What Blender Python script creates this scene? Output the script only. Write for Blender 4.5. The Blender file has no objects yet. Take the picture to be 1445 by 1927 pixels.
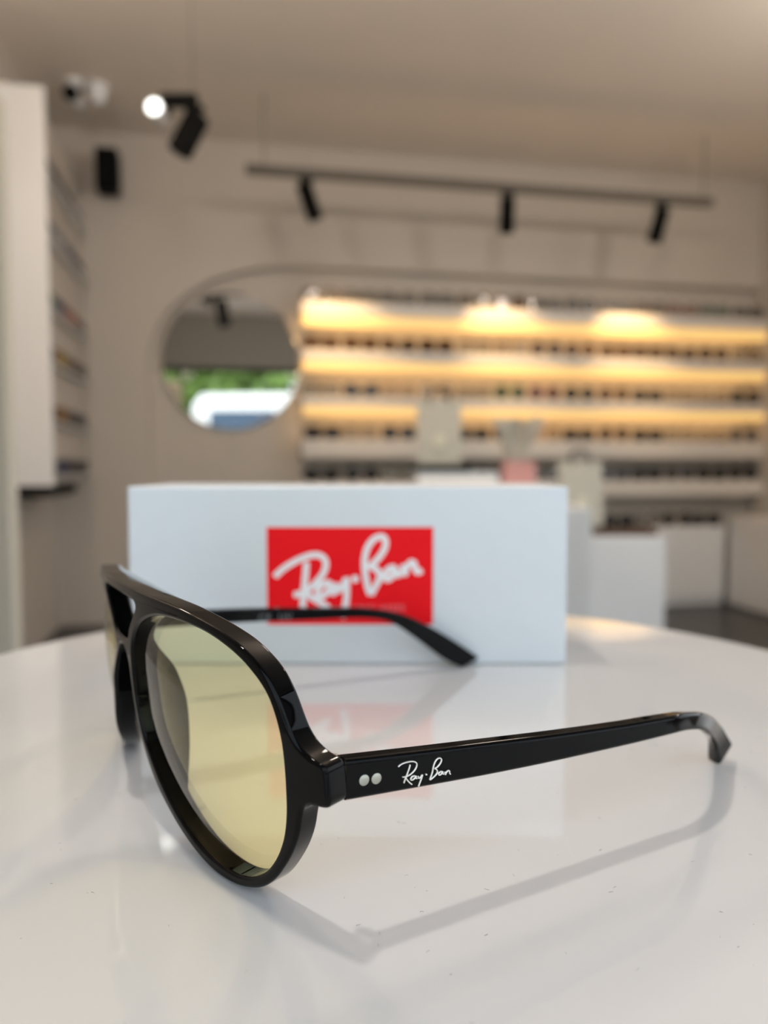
import bpy, bmesh, math, random
from mathutils import Vector, Matrix

random.seed(7)
PI = math.pi
scene = bpy.context.scene
COL = scene.collection

# ------------------------------------------------------------------ camera
TZ = 0.80                      # height of the white table top
CAMZ = TZ + 0.078
PITCH = math.radians(3.5)
FPX, CX, CY = 1448.0, 722.5, 963.5
cam_d = bpy.data.cameras.new('camera')
cam = bpy.data.objects.new('camera', cam_d)
COL.objects.link(cam)
cam.location = (0, 0, CAMZ)
cam.rotation_euler = (PI / 2 - PITCH, 0, 0)
cam_d.sensor_fit = 'VERTICAL'
cam_d.sensor_height = 36.0
cam_d.sensor_width = 27.0
cam_d.lens = FPX / 1927.0 * 36.0
cam_d.clip_start = 0.01
cam_d.clip_end = 200
cam_d.dof.use_dof = True
cam_d.dof.focus_distance = 0.138
cam_d.dof.aperture_fstop = 10.5
scene.camera = cam

# ------------------------------------------------------------------ colour, exposure
vs = scene.view_settings
vs.view_transform = 'Standard'
vs.look = 'None'
vs.gamma = 1.0
vs.use_curve_mapping = False
vs.exposure = 0.15
scene.cycles.max_bounces = 12
scene.cycles.transparent_max_bounces = 24
scene.cycles.sample_clamp_indirect = 6.0
scene.cycles.caustics_reflective = False
scene.cycles.caustics_refractive = False
scene.cycles.use_denoising = True

# ------------------------------------------------------------------ world: daylight sky
w = bpy.data.worlds.new('daylight')
scene.world = w
w.use_nodes = True
nt = w.node_tree
bg = nt.nodes['Background']
tc = nt.nodes.new('ShaderNodeTexCoord')
sp = nt.nodes.new('ShaderNodeSeparateXYZ')
mr = nt.nodes.new('ShaderNodeMapRange')
rp = nt.nodes.new('ShaderNodeValToRGB')
nt.links.new(tc.outputs['Generated'], sp.inputs[0])
nt.links.new(sp.outputs['Z'], mr.inputs['Value'])
mr.inputs['From Min'].default_value = -0.05
mr.inputs['From Max'].default_value = 0.9
nt.links.new(mr.outputs[0], rp.inputs[0])
rp.color_ramp.elements[0].color = (0.93, 0.96, 1.0, 1)
rp.color_ramp.elements[1].color = (0.66, 0.80, 1.0, 1)
nt.links.new(rp.outputs[0], bg.inputs['Color'])
bg.inputs['Strength'].default_value = 1.9

# wall frame: t runs along the back wall, off comes out of it into the room
W0 = Vector((0, 4.5, 0))
ANG = math.atan(0.195)
TW = Vector((math.cos(ANG), math.sin(ANG), 0))
NW = Vector((math.sin(ANG), -math.cos(ANG), 0))


def RW(t, o, z):
    return W0 + TW * t + NW * o + Vector((0, 0, z))


def ray(px, py):
    x = (px - CX) / FPX
    y = -(py - CY) / FPX
    fw = Vector((0, math.cos(PITCH), -math.sin(PITCH)))
    up = Vector((0, math.sin(PITCH), math.cos(PITCH)))
    return Vector((1, 0, 0)) * x + up * y + fw


CAM = Vector((0, 0, CAMZ))


def PX(px, py, Y):
    d = ray(px, py)
    return CAM + d * (Y / d.y)


def PWt(px, py, off):
    d = ray(px, py)
    k = ((W0 + NW * off - CAM).dot(NW)) / d.dot(NW)
    P = CAM + d * k - W0
    return P.dot(TW), P.z


def lamp(kind, name, loc, target, energy, color, **kw):
    ld = bpy.data.lights.new(name, kind)
    lo = bpy.data.objects.new(name, ld)
    COL.objects.link(lo)
    lo.location = loc
    d = Vector(target) - Vector(loc)
    lo.rotation_euler = d.to_track_quat('-Z', 'Y').to_euler()
    ld.energy = energy
    ld.color = color
    for k, v in kw.items():
        setattr(ld, k, v)
    return lo


CEIL = 2.65
TL, TR, OF = -1.80, 2.432, 4.86       # left wall, right wall, shop front
# sun outside, coming over the roof so that it lights the street but not the room
lamp('SUN', 'sun', (0, 0, 10), (0.9, -1.1, 8.2), 4.0, (1.0, 0.95, 0.87), angle=math.radians(0.6))
# daylight guided through the shop window
po = lamp('AREA', 'window_portal', RW(0.25, OF + 0.10, 1.17), RW(0.25, 0, 1.17), 1.0, (1, 1, 1), shape='RECTANGLE', size=3.9, size_y=1.75)
po.data.cycles.is_portal = True
po2 = lamp('AREA', 'window_portal', RW(TR + 0.09, 3.2, 1.45), RW(0, 3.2, 1.45), 1.0, (1, 1, 1), shape='RECTANGLE', size=3.0, size_y=2.1)
po2.data.cycles.is_portal = True
# ceiling spot over the display table
lamp('SPOT', 'table_spot', (-0.34, 0.29, 2.45), (0.03, 0.17, TZ), 27.0, (1.0, 0.92, 0.82), spot_size=math.radians(46), spot_blend=0.8, shadow_soft_size=0.045)
# warm general fill: unseen point lights added to brighten the room
for q_ in ((-1.0, 1.70, 2.25), (0.55, 1.75, 2.25), (1.95, 2.5, 2.25)):
    lamp('POINT', 'room_fill_light', q_, (q_[0], q_[1], 0), 19.0, (1.0, 0.86, 0.73), shadow_soft_size=0.10)

# ------------------------------------------------------------------ materials
def mat(name, color=(0.8, 0.8, 0.8), rough=0.5, metal=0.0, coat=0.0, emis=None, estr=0.0, spec=0.5, noise=0.0, nscale=30.0, bump=0.0):
    m = bpy.data.materials.new(name)
    m.use_nodes = True
    n = m.node_tree.nodes
    l = m.node_tree.links
    b = n['Principled BSDF']
    b.inputs['Base Color'].default_value = (*color, 1)
    b.inputs['Roughness'].default_value = rough
    b.inputs['Metallic'].default_value = metal
    b.inputs['Coat Weight'].default_value = coat
    b.inputs['Coat Roughness'].default_value = 0.04
    b.inputs['Specular IOR Level'].default_value = spec
    if emis:
        b.inputs['Emission Color'].default_value = (*emis, 1)
        b.inputs['Emission Strength'].default_value = estr
    if noise or bump:
        t = n.new('ShaderNodeTexCoord')
        x = n.new('ShaderNodeTexNoise')
        x.inputs['Scale'].default_value = nscale
        x.inputs['Detail'].default_value = 4
        l.new(t.outputs['Object'], x.inputs['Vector'])
        if noise:
            r = n.new('ShaderNodeValToRGB')
            r.color_ramp.elements[0].color = (*[c * (1 - noise) for c in color], 1)
            r.color_ramp.elements[1].color = (*[min(1, c * (1 + noise)) for c in color], 1)
            l.new(x.outputs['Fac'], r.inputs[0])
            l.new(r.outputs[0], b.inputs['Base Color'])
        if bump:
            bp = n.new('ShaderNodeBump')
            bp.inputs['Strength'].default_value = bump
            bp.inputs['Distance'].default_value = 0.002
            l.new(x.outputs['Fac'], bp.inputs['Height'])
            l.new(bp.outputs[0], b.inputs['Normal'])
    return m


def clear_mat(name, tint, gloss=0.0, ior=1.5):
    m = bpy.data.materials.new(name)
    m.use_nodes = True
    n = m.node_tree.nodes
    l = m.node_tree.links
    n.remove(n['Principled BSDF'])
    tr = n.new('ShaderNodeBsdfTransparent')
    tr.inputs[0].default_value = (*tint, 1)
    g = n.new('ShaderNodeBsdfGlossy')
    g.inputs['Roughness'].default_value = gloss
    fr = n.new('ShaderNodeFresnel')
    ge = n.new('ShaderNodeNewGeometry')
    mi = n.new('ShaderNodeMapRange')
    mi.inputs['To Min'].default_value = ior
    mi.inputs['To Max'].default_value = 1.0 / ior
    l.new(ge.outputs['Backfacing'], mi.inputs['Value'])
    l.new(mi.outputs[0], fr.inputs[0])
    mx = n.new('ShaderNodeMixShader')
    l.new(fr.outputs[0], mx.inputs[0])
    l.new(tr.outputs[0], mx.inputs[1])
    l.new(g.outputs[0], mx.inputs[2])
    l.new(mx.outputs[0], n['Material Output'].inputs[0])
    return m


M = {}
M['wall'] = mat('wall_paint', (0.62, 0.565, 0.50), 0.75, noise=0.02, nscale=2, bump=0.05)
M['ceiling'] = mat('ceiling_paint', (0.87, 0.80, 0.72), 0.85, noise=0.02, nscale=2)
M['floor'] = mat('floor_tile', (0.036, 0.035, 0.034), 0.35, noise=0.15, nscale=5)
M['white'] = mat('white_lacquer', (0.88, 0.88, 0.88), 0.22, coat=0.3)
M['white_matt'] = mat('white_laminate', (0.78, 0.77, 0.76), 0.5)
M['table'] = mat('table_gloss_white', (0.66, 0.66, 0.66), 0.035, noise=0.008, nscale=40)
M['black_gloss'] = mat('black_acetate', (0.002, 0.002, 0.0023), 0.02, coat=0.0, spec=0.14)
M['black_matt'] = mat('black_metal', (0.004, 0.004, 0.004), 0.6, spec=0.08)
M['black_plastic'] = mat('black_plastic', (0.004, 0.004, 0.004), 0.7, spec=0.08)
M['rail'] = mat('rail_grey_bronze', (0.13, 0.115, 0.095), 0.5)
M['silver'] = mat('silver_metal', (0.50, 0.49, 0.43), 0.42, metal=0.8)
M['logo_silver'] = mat('logo_silver', (0.90, 0.87, 0.82), 0.30, metal=0.75)
M['card_silver'] = mat('silver_card', (0.745, 0.79, 0.83), 0.42, metal=0.22, noise=0.02, nscale=180, bump=0.03)
M['red'] = mat('red_print', (0.95, 0.003, 0.010), 0.5, spec=0.2)
M['print_white'] = mat('white_print', (0.93, 0.91, 0.92), 0.45)
M['print_pink'] = mat('caption_print', (0.82, 0.25, 0.27), 0.45)
M['print_grey'] = mat('grey_print', (0.16, 0.17, 0.18), 0.5)
M['mirror'] = mat('mirror_silver', (0.86, 0.87, 0.86), 0.01, metal=1.0)
M['lens_yellow'] = clear_mat('yellow_lens', (1.0, 0.965, 0.75), 0.0, 1.38)
M['pane'] = clear_mat('window_glass', (0.98, 0.99, 0.985), 0.0, 1.35)
M['lens_clear'] = clear_mat('clear_lens', (0.86, 0.87, 0.87), 0.02, 1.5)
M['lens_dark'] = mat('dark_lens', (0.02, 0.02, 0.022), 0.08)
M['lens_brown'] = mat('brown_lens', (0.07, 0.035, 0.016), 0.08)
M['led'] = mat('warm_led', (0.8, 0.6, 0.3), 0.5, emis=(1.0, 0.60, 0.18), estr=0.62)
M['lamp_on'] = mat('lamp_lit', (1, 1, 1), 0.5, emis=(0.93, 1.0, 0.97), estr=3.2)
M['spot_glow'] = mat('spot_lit', (1, 1, 1), 0.5, emis=(1.0, 0.8, 0.5), estr=3.0)
M['shelf'] = mat('shelf_white', (0.80, 0.75, 0.69), 0.4)
M['paper'] = mat('paper_bag_cream', (0.60, 0.58, 0.50), 0.7, noise=0.04, nscale=25, bump=0.1)
M['sticker'] = mat('sticker_cream', (0.80, 0.77, 0.62), 0.45)
M['tissue'] = mat('tissue_grey', (0.52, 0.49, 0.42), 0.7, noise=0.1, nscale=30)
M['pink'] = mat('pink_card', (0.62, 0.32, 0.30), 0.6)
M['tray'] = mat('brown_tray', (0.10, 0.055, 0.03), 0.5)
M['hedge'] = mat('tree_leaves', (0.13, 0.22, 0.04), 0.7, noise=0.6, nscale=3)
M['bark'] = mat('tree_bark', (0.09, 0.06, 0.04), 0.9)
M['asphalt'] = mat('street_paving', (0.42, 0.40, 0.38), 0.8, noise=0.1, nscale=1.5)
M['van'] = mat('van_white', (0.85, 0.86, 0.85), 0.25, coat=0.5)
M['van_glass'] = mat('van_window', (0.05, 0.09, 0.15), 0.1)
M['tyre'] = mat('tyre_rubber', (0.012, 0.012, 0.012), 0.8)
M['lint'] = mat('lint_grey', (0.30, 0.29, 0.28), 0.8)
FRAME_COLS = {
    'black': (0.010, 0.010, 0.011), 'dark brown': (0.040, 0.022, 0.013), 'tortoise brown': (0.085, 0.040, 0.016),
    'charcoal': (0.030, 0.030, 0.033), 'amber': (0.22, 0.095, 0.012), 'navy': (0.018, 0.022, 0.085),
    'purple': (0.06, 0.025, 0.11), 'teal green': (0.02, 0.13, 0.085), 'mustard yellow': (0.30, 0.19, 0.012),
    'coral': (0.32, 0.085, 0.040), 'olive': (0.085, 0.075, 0.018), 'silver grey': (0.25, 0.25, 0.26), 'pink': (0.34, 0.12, 0.14), 'green': (0.09, 0.19, 0.04)}
for k, c in FRAME_COLS.items():
    M['fr_' + k] = mat('frame_' + k.replace(' ', '_'), c, 0.2)


# ------------------------------------------------------------------ mesh helpers
def tag(o, label=None, cat=None, group=None, kind=None):
    if label: o['label'] = label
    if cat: o['category'] = cat
    if group: o['group'] = group
    if kind: o['kind'] = kind
    return o


def thing(name, loc, label, cat, group=None, rotz=0.0):
    o = bpy.data.objects.new(name, None)
    o.empty_display_size = 0.02
    COL.objects.link(o)
    o.location = loc
    o.rotation_euler = (0, 0, rotz)
    return tag(o, label, cat, group)


class MB:
    """collects geometry in world space (or local when no parent offset is wanted)"""

    def __init__(s):
        s.v = []
        s.f = []
        s.mi = []

    def add(s, verts, faces, mi=0):
        b = len(s.v)
        s.v += [Vector(x) for x in verts]
        s.f += [[b + i for i in q] for q in faces]
        s.mi += [mi] * len(faces)

    def box(s, fn, a0, a1, b0, b1, c0, c1, mi=0):
        p = [fn(a, b, c) for c in (c0, c1) for b in (b0, b1) for a in (a0, a1)]
        s.add(p, [(0, 2, 3, 1), (4, 5, 7, 6), (0, 1, 5, 4), (2, 6, 7, 3), (0, 4, 6, 2), (1, 3, 7, 5)], mi)

    def tube(s, pts, rad, n=10, closed=False, caps=True, mi=0):
        pts = [Vector(p) for p in pts]
        N = len(pts)
        rad = rad if isinstance(rad, (list, tuple)) else [rad] * N
        rings = []
        prev = None
        for i, p in enumerate(pts):
            if closed:
                t = pts[(i + 1) % N] - pts[i - 1]
            else:
                t = pts[min(i + 1, N - 1)] - pts[max(i - 1, 0)]
            t.normalize()
            if prev is None:
                a = Vector((0, 0, 1)) if abs(t.z) < 0.9 else Vector((1, 0, 0))
                x = t.cross(a).normalized()
            else:
                x = (prev - t * prev.dot(t)).normalized()
            prev = x
            y = t.cross(x)
            rings.append([p + (x * math.cos(2 * PI * k / n) + y * math.sin(2 * PI * k / n)) * rad[i] for k in range(n)])
        s.loft(rings, closed, caps, mi)

    def loft(s, rings, closed=False, caps=True, mi=0):
        n = len(rings[0])
        N = len(rings)
        v = [q for r in rings for q in r]
        f = []
        for i in range(N if closed else N - 1):
            j = (i + 1) % N
            for k in range(n):
                f.append((i * n + k, i * n + (k + 1) % n, j * n + (k + 1) % n, j * n + k))
        if caps and not closed:
            f.append(tuple(range(n - 1, -1, -1)))
            f.append(tuple((N - 1) * n + k for k in range(n)))
        s.add(v, f, mi)

    def cyl(s, c, axis, r, h, n=32, r2=None, mi=0):
        c = Vector(c)
        axis = Vector(axis).normalized()
        s.tube([c, c + axis * h], [r, r if r2 is None else r2], n, mi=mi)

    def lathe(s, c, prof, n=48, mi=0):
        c = Vector(c)
        rings = [[c + Vector((r * math.cos(2 * PI * k / n), r * math.sin(2 * PI * k / n), z)) for k in range(n)] for r, z in prof]
        s.loft(rings, False, True, mi)

    def build(s, name, m, parent=None, origin=None, smooth=0.0, bevel=0.0, seg=2, worldspace=True):
        me = bpy.data.meshes.new(name)
        if parent is not None and worldspace:
            og = Vector(parent.get('_o', parent.matrix_basis.translation))
            if parent.parent is not None:
                og = parent.matrix_basis.translation + parent.parent.matrix_basis.translation
        elif origin is not None:
            og = Vector(origin)
        elif worldspace and s.v:
            lo = Vector([min(v[i] for v in s.v) for i in range(3)])
            hi = Vector([max(v[i] for v in s.v) for i in range(3)])
            og = Vector(((lo.x + hi.x) / 2, (lo.y + hi.y) / 2, lo.z))
        else:
            og = Vector((0, 0, 0))
        me.from_pydata([tuple(v - og) for v in s.v], [], s.f)
        bm = bmesh.new()
        bm.from_mesh(me)
        for i, fc in enumerate(bm.faces):
            fc.material_index = s.mi[i] if i < len(s.mi) else 0
        bmesh.ops.recalc_face_normals(bm, faces=bm.faces)
        if bevel > 0:
            es = [e for e in bm.edges if len(e.link_faces) == 2 and e.calc_face_angle(0) > 0.6]
            bmesh.ops.bevel(bm, geom=es, offset=bevel, segments=seg, profile=0.5, affect='EDGES')
        bm.to_mesh(me)
        bm.free()
        for x in (m if isinstance(m, (list, tuple)) else [m]):
            me.materials.append(x)
        if smooth:
            me.shade_smooth()
            me.set_sharp_from_angle(angle=math.radians(smooth))
        o = bpy.data.objects.new(name, me)
        COL.objects.link(o)
        if parent is not None:
            o.parent = parent
        else:
            o.location = og if worldspace else (0, 0, 0)
        return o


XYZ = lambda a, b, c: Vector((a, b, c))


def catmull(P, per=6, closed=False):
    P = [Vector(p) for p in P]
    N = len(P)
    out = []
    for i in range(N if closed else N - 1):
        if closed:
            p0, p1, p2, p3 = P[i - 1], P[i], P[(i + 1) % N], P[(i + 2) % N]
        else:
            p0, p1, p2, p3 = P[max(i - 1, 0)], P[i], P[i + 1], P[min(i + 2, N - 1)]
        for k in range(per):
            t = k / per
            out.append(0.5 * ((2 * p1) + (p2 - p0) * t + (2 * p0 - 5 * p1 + 4 * p2 - p3) * t * t + (3 * p1 - p0 - 3 * p2 + p3) * t ** 3))
    if not closed:
        out.append(P[-1].copy())
    return out


def strokes(mb, lines, width, fn, relief, per=6, n=8, flat=True):
    """lettering strokes: 2-D polylines swept with a low oval section, mapped to 3-D by fn(x, y, h)"""
    for L in lines:
        if len(L) == 1:
            x, y = L[0]
            ring0 = [fn(x + width * .62 * math.cos(2 * PI * k / 12), y + width * .62 * math.sin(2 * PI * k / 12), 0) for k in range(12)]
            ring1 = [fn(x + width * .5 * math.cos(2 * PI * k / 12), y + width * .5 * math.sin(2 * PI * k / 12), relief) for k in range(12)]
            mb.loft([ring0, ring1])
            continue
        P = catmull([(a, b, 0) for a, b in L], per)
        rings = []
        for i, p in enumerate(P):
            t = (P[min(i + 1, len(P) - 1)] - P[max(i - 1, 0)])
            t.z = 0
            t.normalize()
            nn = Vector((-t.y, t.x, 0))
            sc = 1.0
            if i == 0 or i == len(P) - 1:
                sc = 0.55
            ring = []
            for k in range(n):
                a = PI * k / (n - 1)
                q = p + nn * (width / 2 * sc * math.cos(a))
                ring.append(fn(q.x, q.y, relief * sc * math.sin(a) + 1e-6))
            rings.append(ring)
        mb.loft(rings)


# ------------------------------------------------------------------ the room
R3 = lambda t, o, z: RW(t, o, z)
mb = MB(); mb.box(R3, TL - 0.2, TR + 0.3, -0.35, OF + 0.25, -0.12, 0.0)
tag(mb.build('floor', M['floor']), kind='structure')
mb = MB(); mb.box(R3, TL - 0.2, TR + 0.3, -0.35, OF + 0.25, CEIL, CEIL + 0.12)
tag(mb.build('ceiling', M['ceiling']), kind='structure')
mb = MB(); mb.box(R3, TL - 0.14, TL, -0.2, OF, 0.0, CEIL)
tag(mb.build('wall_left', M['wall']), kind='structure')
ro0, ro1, rz0, rz1 = 1.70, 4.72, 0.38, 2.50
mb = MB()
mb.box(R3, TR, TR + 0.14, -0.2, ro0, 0.0, CEIL)
mb.box(R3, TR, TR + 0.14, ro1, OF, 0.0, CEIL)
mb.box(R3, TR, TR + 0.14, ro0, ro1, 0.0, rz0)
mb.box(R3, TR, TR + 0.14, ro0, ro1, rz1, CEIL)
tag(mb.build('wall_right', M['wall']), kind='structure')

# back wall with the big round-cornered recess that holds the mirror and the shelves
NB = -0.075
tl0, _ = PWt(281, 800, 0)
_, ztop = PWt(560, 500, 0)
ta, _ = PWt(575, 500, 0)
_, zs = PWt(281, 690, 0)
prof = [(TL, 0), (TL, CEIL), (TR, CEIL), (TR, ztop)]
ax, bz = ta - tl0, ztop - zs
for k in range(25):
    a = PI / 2 * (1 - k / 24)
    c, s_ = max(0, math.cos(a)), max(0, math.sin(a))
    prof.append((ta - ax * c ** 0.94, zs + bz * s_ ** 0.94))
prof += [(tl0, 0)]
mb = MB()
front = [RW(t, 0, z) for t, z in prof]
back = [RW(t, NB, z) for t, z in prof]
n = len(prof)
mb.add(front + back, [tuple(range(n))] + [tuple(range(2 * n - 1, n - 1, -1))] + [(i, (i + 1) % n, n + (i + 1) % n, n + i) for i in range(n)])
mb.box(R3, TL, TR, NB - 0.1, NB, 0, CEIL)
tag(mb.build('wall_back', M['wall'], smooth=30), kind='structure')

# shop front behind the camera with its big window
wx0, wx1, wz0, wz1 = -1.70, 2.30, 0.30, 2.03
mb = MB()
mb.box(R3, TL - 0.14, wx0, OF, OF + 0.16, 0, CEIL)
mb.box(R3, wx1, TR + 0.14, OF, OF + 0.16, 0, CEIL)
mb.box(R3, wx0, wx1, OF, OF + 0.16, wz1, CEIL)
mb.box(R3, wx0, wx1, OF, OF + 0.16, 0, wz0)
tag(mb.build('wall_front', mat('wall_backlit_grey', (0.22, 0.21, 0.19), 0.7)), kind='structure')  # backlit shade of this wall put into its base colour
win = thing('window_1', RW(0.3, OF + 0.08, wz0), None, None)
win['kind'] = 'structure'
mb = MB()
for a, b, c, d in ((wx0, wx1, wz0, wz0 + 0.05), (wx0, wx1, wz1 - 0.05, wz1), (wx0, wx0 + 0.05, wz0, wz1), (wx1 - 0.05, wx1, wz0, wz1)):
    mb.box(R3, a, b, OF + 0.05, OF + 0.11, c, d)
mb.build('window_frame', M['black_matt'], win)
mb = MB(); mb.box(R3, wx0 + 0.05, wx1 - 0.05, OF + 0.075, OF + 0.083, wz0 + 0.05, wz1 - 0.05)
mb.build('window_pane', M['pane'], win)

win = thing('window_2', RW(TR + .07, 3.2, rz0), None, None)
win['kind'] = 'structure'
mb = MB()
for a, b, c, d in ((ro0, ro1, rz0, rz0 + 0.05), (ro0, ro1, rz1 - 0.05, rz1), (ro0, ro0 + 0.05, rz0 + .05, rz1 - .05), (ro1 - 0.05, ro1, rz0 + .05, rz1 - .05)):
    mb.box(R3, TR + .04, TR + .10, a, b, c, d)
mb.build('window_frame', M['black_matt'], win)
mb = MB(); mb.box(R3, TR + .066, TR + .074, ro0 + 0.05, ro1 - 0.05, rz0 + 0.05, rz1 - 0.05)
mb.build('window_pane', M['pane'], win)

# ------------------------------------------------------------------ the street outside (seen in the mirror)
mb = MB(); mb.box(R3, -14, 20, OF + 0.26, 40, -0.14, -0.02)
mb.box(R3, TR + .31, 20, -8, OF + .26, -0.14, -0.02)
tag(mb.build('street_ground', M['asphalt']), kind='structure')


def tree(t, o, h, r, label):
    base = RW(t, o, -0.02)
    T = thing('tree', base, label, 'tree', 'trees across the street')
    mb = MB()
    mb.tube([base, base + Vector((0.05, 0, h * .45)), base + Vector((0, .05, h * .8))], [0.16, 0.12, 0.06], 10)
    mb.build('trunk', M['bark'], T, smooth=60)
    mb = MB()
    rr = random.Random(int(t * 100))
    for k in range(260):
        u = rr.uniform(-1, 1); ph = rr.uniform(0, 2 * PI); rad = rr.uniform(.55, 1) ** .5
        q = math.sqrt(1 - u * u)
        c = base + Vector((r * rad * q * math.cos(ph), r * rad * q * math.sin(ph), h * .62 + r * .95 * rad * u))
        s = rr.uniform(.16, .34)
        d = [Vector((rr.gauss(0, 1), rr.gauss(0, 1), rr.gauss(0, 1))).normalized() * s for _ in range(3)]
        mb.add([c + d[0], c + d[1], c + d[2], c - d[0], c - d[1], c - d[2]],
               [(0, 1, 2), (0, 2, 4), (0, 4, 5), (0, 5, 1), (3, 1, 5), (3, 5, 4), (3, 4, 2), (3, 2, 1)])
    mb.build('foliage', M['hedge'], T)
    return T


tree(0.3, 12.5, 3.6, 1.7, 'bright green bushy tree outside, left one in the round mirror')
tree(4.4, 13.0, 3.4, 1.6, 'bright green bushy tree outside, beside the white van roof in the mirror')
tree(8.6, 12.8, 3.7, 1.7, 'green tree outside, partly past the right rim of the mirror')
tree(-3.9, 13.0, 3.6, 1.7, 'green tree outside, partly past the left rim of the mirror')

h0 = PWt(300, 700, 2 * NB - 16)[0]
h1 = PWt(515, 700, 2 * NB - 16)[0]
mb = MB()
rr = random.Random(21)
mb.box(R3, h0, h1, 16.2, 17.0, -.02, 3.3)
for k in range(900):
    c = RW(rr.uniform(h0 - .1, h1 + .1), 16.2 + rr.uniform(-.15, .1), rr.uniform(.0, 3.6))
    d = [Vector((rr.gauss(0, 1), rr.gauss(0, 1), rr.gauss(0, 1))).normalized() * rr.uniform(.15, .3) for _ in range(3)]
    mb.add([c + d[0], c + d[1], c + d[2], c - d[0], c - d[1], c - d[2]], [(0, 1, 2), (0, 2, 4), (0, 4, 5), (0, 5, 1), (3, 1, 5), (3, 5, 4), (3, 4, 2), (3, 2, 1)])
tag(mb.build('hedge', M['hedge']), 'tall clipped green hedge far outside, behind the van in the mirror', 'hedge')

van_o = RW(1.2, 9.0, -0.02)
van = thing('van', van_o, 'white van with dark blue windows parked outside, seen in the round mirror', 'van')
va = ANG + math.radians(14)
VT = Vector((math.cos(va), math.sin(va), 0)); VN = Vector((math.sin(va), -math.cos(va), 0))
VF = lambda a, b, c: van_o + VT * a + VN * b + Vector((0, 0, c))
side = [(-2.6, .35), (-2.6, 1.9), (-2.45, 2.08), (0.55, 2.10), (0.85, 2.02), (1.45, 1.35), (2.05, 1.15), (2.2, .9), (2.2, .35)]
mb = MB()
m_ = len(side)
mb.add([VF(a, -.9, c) for a, c in side] + [VF(a, .9, c) for a, c in side],
       [tuple(range(m_)), tuple(range(2 * m_ - 1, m_ - 1, -1))] + [(i, (i + 1) % m_, m_ + (i + 1) % m_, m_ + i) for i in range(m_)])
mb.build('van_body', M['van'], van, bevel=0.06, seg=3, smooth=40)
for a0, a1 in ((-2.3, -1.2), (-1.1, 0.0), (0.1, 0.85)):
    for sgn in (-1, 1):
        mb = MB()
        mb.box(VF, a0, a1, sgn * .9 - .006, sgn * .9 + .006, 1.22, 1.80)
        mb.build('side_window', M['van_glass'], van, bevel=0.004)
for a in (-1.8, 1.4):
    for sgn in (-1, 1):
        mb = MB()
        mb.cyl(VF(a, sgn * .80 - .1, .34), VN, .34, .2, 24)
        mb.build('wheel', M['tyre'], van, smooth=40)

# ------------------------------------------------------------------ shelf wall
ORD = ['first', 'second', 'third', 'fourth', 'fifth', 'sixth', 'seventh', 'eighth', 'ninth', 'tenth', 'eleventh', 'twelfth',
       'thirteenth', 'fourteenth', 'fifteenth', 'sixteenth', 'seventeenth', 'eighteenth', 'nineteenth', 'twentieth']
SH_T0 = PWt(568, 700, 0.09)[0]
SH_T1 = TR - 0.004
SO = 0.09
rows = [(582, 626), (668, 706), (752, 786), (829, 862), (905, 935)]
rownames = ['top lit', 'second lit', 'third lit', 'fourth', 'fifth']
shelf_top = []
for i, (ya, yb) in enumerate(rows):
    _, za = PWt(1000, ya, SO)
    _, zb = PWt(1000, yb, SO)
    shelf_top.append(za)
    o_ = RW((SH_T0 + SH_T1) / 2, 0, zb)
    T = thing('wall_shelf', o_, ['long warm-lit display shelf, topmost on the back wall', 'long warm-lit display shelf, second from the top on the back wall',
                                  'long warm-lit display shelf, third from the top, level with the tall paper bag', 'unlit white display shelf, fourth from the top on the back wall',
                                  'fifth and lowest white display shelf on the back wall, just above the silver box'][i], 'shelf', 'display shelves on the back wall')
    zl = zb + (0.45 * (za - zb) if i < 3 else 0)
    mb = MB()
    mb.box(R3, SH_T0, SH_T1, NB + .001, SO, zl, za)
    mb.build('shelf_board', M['shelf'], T, bevel=0.004)
    if i < 3:
        mb = MB()
        mb.box(R3, SH_T0 + .005, SH_T1 - .005, SO - 0.05, SO - 0.002, zb, zl - .0005)
        mb.build('led_strip', M['led'], T)
        lamp('AREA', 'led_strip_light', RW((SH_T0 + SH_T1) / 2, SO - .035, zb - .004), RW((SH_T0 + SH_T1) / 2, NB, zb - .06), 1.5, (1.0, 0.62, 0.28), shape='RECTANGLE', size=2.75, size_y=.02)

# low cabinets under the shelves
_, zc = PWt(1315, 990, 0.10)
tc1 = 2.17
cabs = 3
for k in range(cabs):
    a0 = SH_T0 + (tc1 - SH_T0) * k / cabs + .002
    a1 = SH_T0 + (tc1 - SH_T0) * (k + 1) / cabs - .002
    T = thing('base_cabinet', RW((a0 + a1) / 2, 0, 0), ['low white cabinet under the shelves, hidden mostly by the silver box', 'low white cabinet under the middle of the shelves',
                                                         'low white cabinet under the right end of the shelves'][k], 'cabinet', 'low white cabinets along the back wall')
    mb = MB(); mb.box(R3, a0, a1, NB + .001, 0.085, 0, zc); mb.build('cabinet_body', M['white'], T, bevel=0.004)
    mb = MB(); mb.box(R3, a0 + .006, a1 - .006, 0.0855, 0.102, 0.05, zc - .004); mb.build('cabinet_door', M['white'], T, bevel=0.003)
T = thing('side_cabinet', RW(2.3, .7, 0), 'low beige cabinet along the right wall at the picture edge', 'cabinet')
mb = MB(); mb.box(R3, 2.19, TR - .002, 0.11, 1.5, 0, .56); mb.build('cabinet_body', M['white_matt'], T, bevel=0.004)
mb = MB(); mb.box(R3, 2.172, 2.1895, 0.13, 0.80, .02, .55); mb.build('cabinet_door', M['white_matt'], T, bevel=0.003)
mb = MB(); mb.box(R3, 2.172, 2.1895, 0.805, 1.48, .02, .55); mb.build('cabinet_door', M['white_matt'], T, bevel=0.003)


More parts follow.
